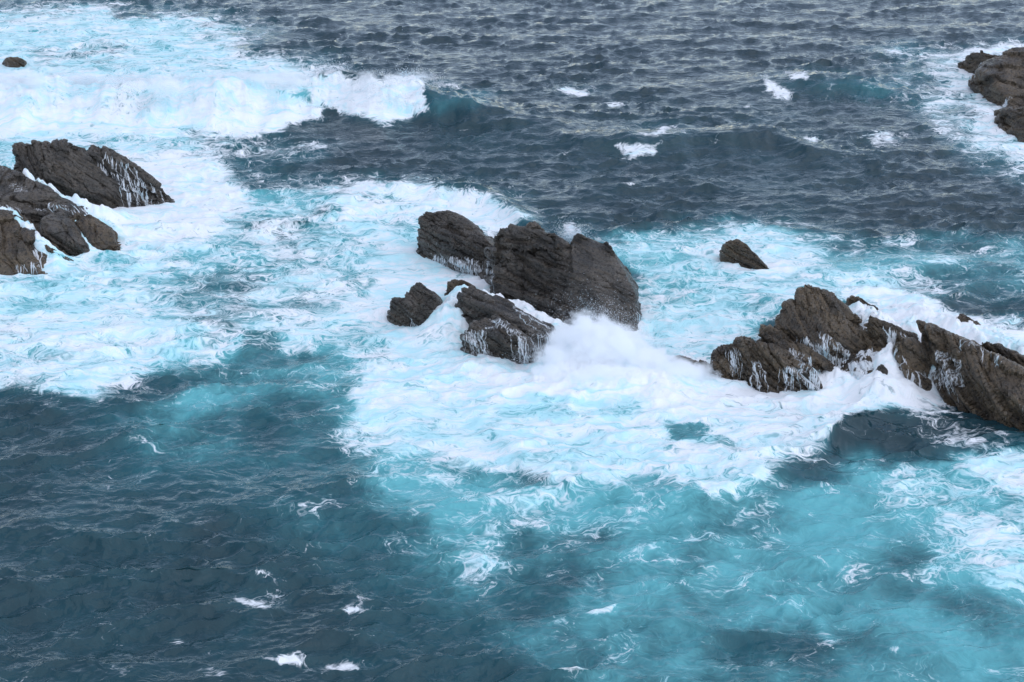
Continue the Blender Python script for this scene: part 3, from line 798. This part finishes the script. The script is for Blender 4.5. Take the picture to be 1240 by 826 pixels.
# ------------------------------------------------------------------ white water running off the rocks
TETRA = np.array([[1, 1, 1], [1, -1, -1], [-1, 1, -1], [-1, -1, 1]]) / math.sqrt(3)
TFACE = np.array([[0, 1, 2], [0, 3, 1], [0, 2, 3], [1, 3, 2]])


def runoff(label, rock, lines, width=0.09, per_px=0.5, seed=1, length=9.0, wander=0.10, veil=0.05, cap=0.46):
    """lines of photo pixels on the rock where water spills over; every rill then runs downhill on the rock"""
    ob, bvh = rock
    fc, vl = FACES[bvh_key(ob)], VEIL[bvh_key(ob)]
    r = random.Random(seed)
    V_, Q_ = [], []
    for line in lines:
        for (a, b) in zip(line[:-1], line[1:]):
            n = max(1, int(math.hypot(b[0] - a[0], b[1] - a[1]) * per_px * 1.6))
            for i in range(n):
                t = (i + r.random()) / n
                u, v = a[0] + (b[0] - a[0]) * t + r.gauss(0, 1.2), a[1] + (b[1] - a[1]) * t + r.gauss(0, 1.2)
                d = Vector(ray(u, v)).normalized()
                hit = bvh.ray_cast(Vector((0, 0, CAM_H)), d, 400)
                if hit[0] is None: continue
                p, nrm, fi = hit[0], hit[1], hit[2]
                path = []; side = r.gauss(0, wander); run = 0.0; maxrun = length * r.uniform(0.3, 1)
                w0 = width * r.choice((.18, .22, .28, .36, .5, .75))
                while run < maxrun and p.z > -0.3:
                    if nrm.z < 0: nrm = Vector((nrm.x, nrm.y, 0.02)).normalized()
                    g = Vector((0, 0, -1)); g = g - nrm * g.dot(nrm)
                    if g.length < 0.05: g = Vector((0.25, -0.4, -0.1))
                    g.normalize()
                    c = nrm.cross(g)
                    side = 0.85 * side + r.gauss(0, wander * 0.4)
                    path.append((p + nrm * 0.035, c, w0 * r.uniform(.55, 1.25)))
                    fd = veil * min(1, (maxrun - run) / 1.2)
                    for vi in fc[fi]: vl[vi] += fd
                    q = p + (g + c * side).normalized() * 0.09
                    f = bvh.find_nearest(q)
                    if f[0] is None: break
                    p, nrm, fi = f[0], f[1], f[2]; run += 0.09
                if len(path) < 4 or r.random() > 0.6: continue
                b0 = len(V_)
                for k, (pp, c, w) in enumerate(path):
                    tp = min(1, (k + .3) / 2.5, (len(path) - k) / (0.6 * len(path)))
                    V_ += [pp - c * w * tp, pp + c * w * tp]
                    if k: Q_.append((b0 + 2 * k - 2, b0 + 2 * k - 1, b0 + 2 * k + 1, b0 + 2 * k))
    ob.data.attributes['veil'].data.foreach_set('value', np.clip(vl, 0, cap).astype(np.float32))
    if not Q_: return
    o = mesh_object('rock_runoff', np.array([tuple(v) for v in V_]), Q_, M_FOAM, True)
    tag(o, label, 'runoff', None, 'stuff')


runoff('white rills veiling the front of the low ridge rock', fr_bvh,
       [[(560, 404), (575, 400)], [(562, 405), (590, 398), (606, 392)], [(603, 385), (618, 398), (632, 412)], [(622, 398), (645, 412)], [(648, 405), (675, 410)], [(620, 372), (655, 392)], [(590, 385), (612, 390)]],
       0.07, 0.75, 5)
runoff('thin white streams at the foot of the pale topped rock', rear_bvh, [[(522, 306), (560, 318)], [(528, 312), (585, 325)], [(560, 310), (592, 322)]], 0.08, 0.8, 6)
runoff('thin white streams on the flank of the domed rock', main_bvh, [[(766, 372), (776, 384)], [(590, 312), (596, 330)]], 0.06, 0.7, 7)
runoff('white trickle down the small jagged rock', fl_bvh, [[(496, 384), (500, 388)], [(505, 396), (520, 396)], [(528, 372), (534, 374)]], 0.06, 1.0, 8)
runoff('white waterfalls pouring off the layered brown crag', rc_bvh,
       [[(876, 422), (890, 428)], [(884, 430), (895, 420)], [(908, 440), (918, 438)], [(918, 438), (921, 441)], [(945, 446), (962, 444)], [(955, 444), (960, 445)], [(965, 445), (990, 452)],
        [(985, 445), (1000, 455)], [(955, 420), (985, 435)], [(1000, 430), (1040, 440)], [(965, 408), (1000, 420)], [(990, 400), (1030, 425)], [(960, 432), (985, 446)]],
       0.08, 0.6, 9, 6.0, 0.10)
runoff('white sheet of water sliding over the low shelf rock', shelf, [[(1045, 402), (1090, 425)], [(1048, 410), (1085, 412)], [(1030, 440), (1090, 440)], [(1015, 452), (1090, 455)], [(1040, 425), (1080, 430)]],
       0.08, 1.0, 19, 7.0, .25, .2, 1.1)
runoff('white rills breaking over the short tilted slab', rs_bvh, [[(1070, 395), (1100, 408)], [(1085, 420), (1100, 440)], [(1098, 448), (1120, 450)]], 0.09, 0.5, 10)
runoff('white fan of water spilling off the long brown slab', rl_bvh, [[(1126, 446), (1165, 452)], [(1128, 448), (1150, 456)], [(1135, 425), (1165, 440)], [(1165, 408), (1210, 432)]], 0.07, 0.7, 11, 2.4, 0.6)
runoff('white rills fanning down the tallest grey slab', l1_bvh, [[(118, 196), (150, 218)], [(145, 215), (175, 222)], [(150, 225), (185, 240)], [(125, 185), (165, 205)], [(170, 215), (200, 235)]], 0.09, 0.35, 12)
runoff('white rills crossing the broad dark slab', l2_bvh, [[(58, 245), (90, 255)], [(85, 248), (135, 260)], [(0, 250), (20, 252)]], 0.09, 0.4, 13)
runoff('white trickles on the rounded ledge block', l3_bvh, [[(40, 305), (48, 300)], [(16, 322), (30, 320)], [(38, 318), (46, 318)]], 0.08, 0.7, 14)
runoff('white trickle at the far headland notch', up_bvh, [[(1217, 122), (1224, 118)], [(1188, 78), (1191, 76)]], 0.16, 1.2, 15)

# ------------------------------------------------------------------ flying spray


def spray(label, pts, rad, name='sea_spray', cat='spray'):
    n = len(pts)
    q = rng.normal(size=(n, 4)); q /= np.linalg.norm(q, axis=1)[:, None]
    w, x, y, z = q.T
    R = np.stack([1 - 2 * (y * y + z * z), 2 * (x * y - z * w), 2 * (x * z + y * w), 2 * (x * y + z * w), 1 - 2 * (x * x + z * z), 2 * (y * z - x * w),
                  2 * (x * z - y * w), 2 * (y * z + x * w), 1 - 2 * (x * x + y * y)], 1).reshape(n, 3, 3)
    v = np.einsum('nij,kj->nki', R, TETRA) * np.asarray(rad)[:, None, None] + pts[:, None, :]
    f = (TFACE[None] + 4 * np.arange(n)[:, None, None]).reshape(-1, 3)
    o = mesh_object(name, v.reshape(-1, 3), f, M_FOAM, False)
    tag(o, label, cat, None, 'stuff'); return o


def burst(c, n, vz, spread, tmax=1.0, lean=(0, 0), jets=14, seed=1, wide=1.0):
    """drops on ballistic paths, thrown up in jets"""
    r = np.random.default_rng(seed)
    jd = r.normal(size=(jets, 2)) * spread * 0.7 + np.array(lean); jv = r.uniform(.45, 1, jets) * vz
    k = r.integers(0, jets, n)
    t = tmax * r.random(n) ** 0.8
    vx = jd[k] + r.normal(size=(n, 2)) * spread * 0.35; vv = jv[k] * (1 + 0.18 * r.normal(size=n))
    p = np.zeros((n, 3)); p[:, :2] = np.array(c)[:2] + vx * t[:, None] + (r.normal(size=(jets, 2)) * np.array([1.1, .5]))[k] * wide + r.normal(size=(n, 2)) * 0.35
    p[:, 2] = c[2] + vv * t - 4.9 * t * t
    return p[p[:, 2] > 0.1]


c1, c2, c3 = P(718, 424, .6), P(750, 440, .5), P(690, 432, .5)
pb = np.concatenate([burst(c1, 24000, 6.9, 1.5, .95, (-.1, -.3), 60, 1), burst(c2, 22000, 5.2, 2.4, .9, (1.2, -.4), 60, 2), burst(c3, 10000, 3.6, 2.2, .8, (-1.2, -.3), 50, 3),
                     burst(P(800, 452, .3), 9000, 3.0, 2.2, .65, (1.2, -.2), 30, 4)])
spray('white burst of spray thrown up against the domed rock', pb, 0.008 + 0.020 * rng.random(len(pb)) ** 2)
pr = burst(P(693, 293, .5), 5000, 4.6, .9, .8, (0, 0), 14, 9, .4)
spray('small plume of spray behind the domed rock', pr, 0.012 + 0.025 * rng.random(len(pr)) ** 2)



def mist(label, blobs, dens, name='spray_mist'):
    # airborne water too fine to see as drops: a lumpy cloud of even whiteness, thinning at its rim
    mb = bmesh.new()
    for (c, rx, ry, rz) in blobs:
        r_ = bmesh.ops.create_icosphere(mb, subdivisions=3, radius=1.0)
        for v in r_['verts']: v.co = Vector((c[0] + v.co.x * rx, c[1] + v.co.y * ry, c[2] + v.co.z * rz))
    me = bpy.data.meshes.new('t'); mb.to_mesh(me); mb.free()
    t = bpy.data.objects.new('t', me); scn.collection.objects.link(t)
    md = t.modifiers.new('r', 'REMESH'); md.mode = 'VOXEL'; md.voxel_size = 0.2
    m2 = bpy.data.meshes.new_from_object(t.evaluated_get(bpy.context.evaluated_depsgraph_get()))
    bpy.data.objects.remove(t); m2.name = name
    m = NT('spray_mist')
    pos = m.n('ShaderNodeTexCoord').outputs['Object']
    core = None
    for (c, rx, ry, rz) in blobs:
        q = m.vmath('MULTIPLY', m.vmath('SUBTRACT', pos, tuple(c)), (1 / rx, 1 / ry, 1 / rz))
        nd = m.n('ShaderNodeVectorMath', operation='LENGTH'); m.put(nd.inputs[0], q)
        f = m.ramp(nd.outputs['Value'], 0.25, 1.0, 1.0, 0.0)
        core = f if core is None else m.math('MAXIMUM', core, f)
    n1 = m.noise(pos, 1.3, 6, 0.68)
    dn = m.math('MULTIPLY', m.ramp(m.math('ADD', core, m.math('MULTIPLY', m.math('SUBTRACT', n1, 0.5), 3.0)), 0.30, 0.85), m.math('MULTIPLY', core, dens))
    pv = m.n('ShaderNodeVolumePrincipled'); pv.inputs['Color'].default_value = (0.985, 0.99, 1.0, 1)
    m.put(pv.inputs['Density'], dn)
    m.t.links.new(pv.outputs[0], m.out.inputs['Volume'])
    m2.materials.clear(); m2.materials.append(m.m)
    o = bpy.data.objects.new(name, m2); scn.collection.objects.link(o)
    tag(o, label, 'mist', None, 'stuff')


def bl(u, v, z, rx, ry, rz): return (P(u, v, z), rx, ry, rz)


mist('soft white mist hanging in the burst before the domed rock',
     [bl(714, 413, 1.9, 3.0, 1.6, 2.9), bl(738, 424, 1.7, 3.6, 2.0, 2.5), bl(690, 415, 1.6, 2.4, 1.5, 2.0), bl(770, 438, 1.0, 4.0, 2.0, 1.7), bl(690, 432, 1.0, 3.4, 1.8, 1.6), bl(820, 452, .6, 3.6, 1.8, 1.2), bl(676, 450, .4, 2.6, 1.6, 1.0), bl(740, 455, .5, 5.0, 2.0, 1.3)], 5.0)

mist('thin white spray mist blowing along the breaker crest',
     [bl(u, 101 - 4 * math.sin(u / 37.0) + (-4 if u > 320 else 0), 2.9 + 0.6 * math.sin(u / 23.0), 2.6 + math.sin(u) * .8, 1.3, 1.3 + 0.6 * math.sin(u * 1.7)) for u in range(-20, 505, 31)], 1.2)

# breaker: drops torn from the crest and tumbling at the ragged foot
bm_ = np.where((U > -60) & (U < 516) & (brk > 1.0) & (Fm > .8) & vis)[0]
s_ = rng.choice(bm_, 48000)
gust = np.clip(fbm2(X[s_] / 1.6, Y[s_] / 1.6, 3, 93) + 0.25, 0, 1)
off = np.abs(rng.normal(size=len(s_))) ** 1.5 * gust * 2.2
p = co[s_] + np.stack([rng.normal(size=len(s_)) * .3, rng.normal(size=len(s_)) * .3 - 0.3 * off, 0.08 + 0.5 * off * (0.3 + np.clip(brk[s_] / 3, 0, 1) ** 3)], 1)
p = np.concatenate([p] + [burst(P(u, v, 2.3), 3500, vz, 1.5, .8, (0, -.6), 10, 300 + u, 1.3) for u, v, vz in ((25, 102, 4.2), (95, 101, 3.6), (170, 101, 4.4), (245, 102, 3.8), (300, 99, 4.0), (345, 97, 3.4), (398, 95, 4.8), (450, 97, 3.4), (500, 96, 4.6))])
spray('torn white spray along the crest of the breaker', p, 0.014 + 0.035 * rng.random(len(p)) ** 2)
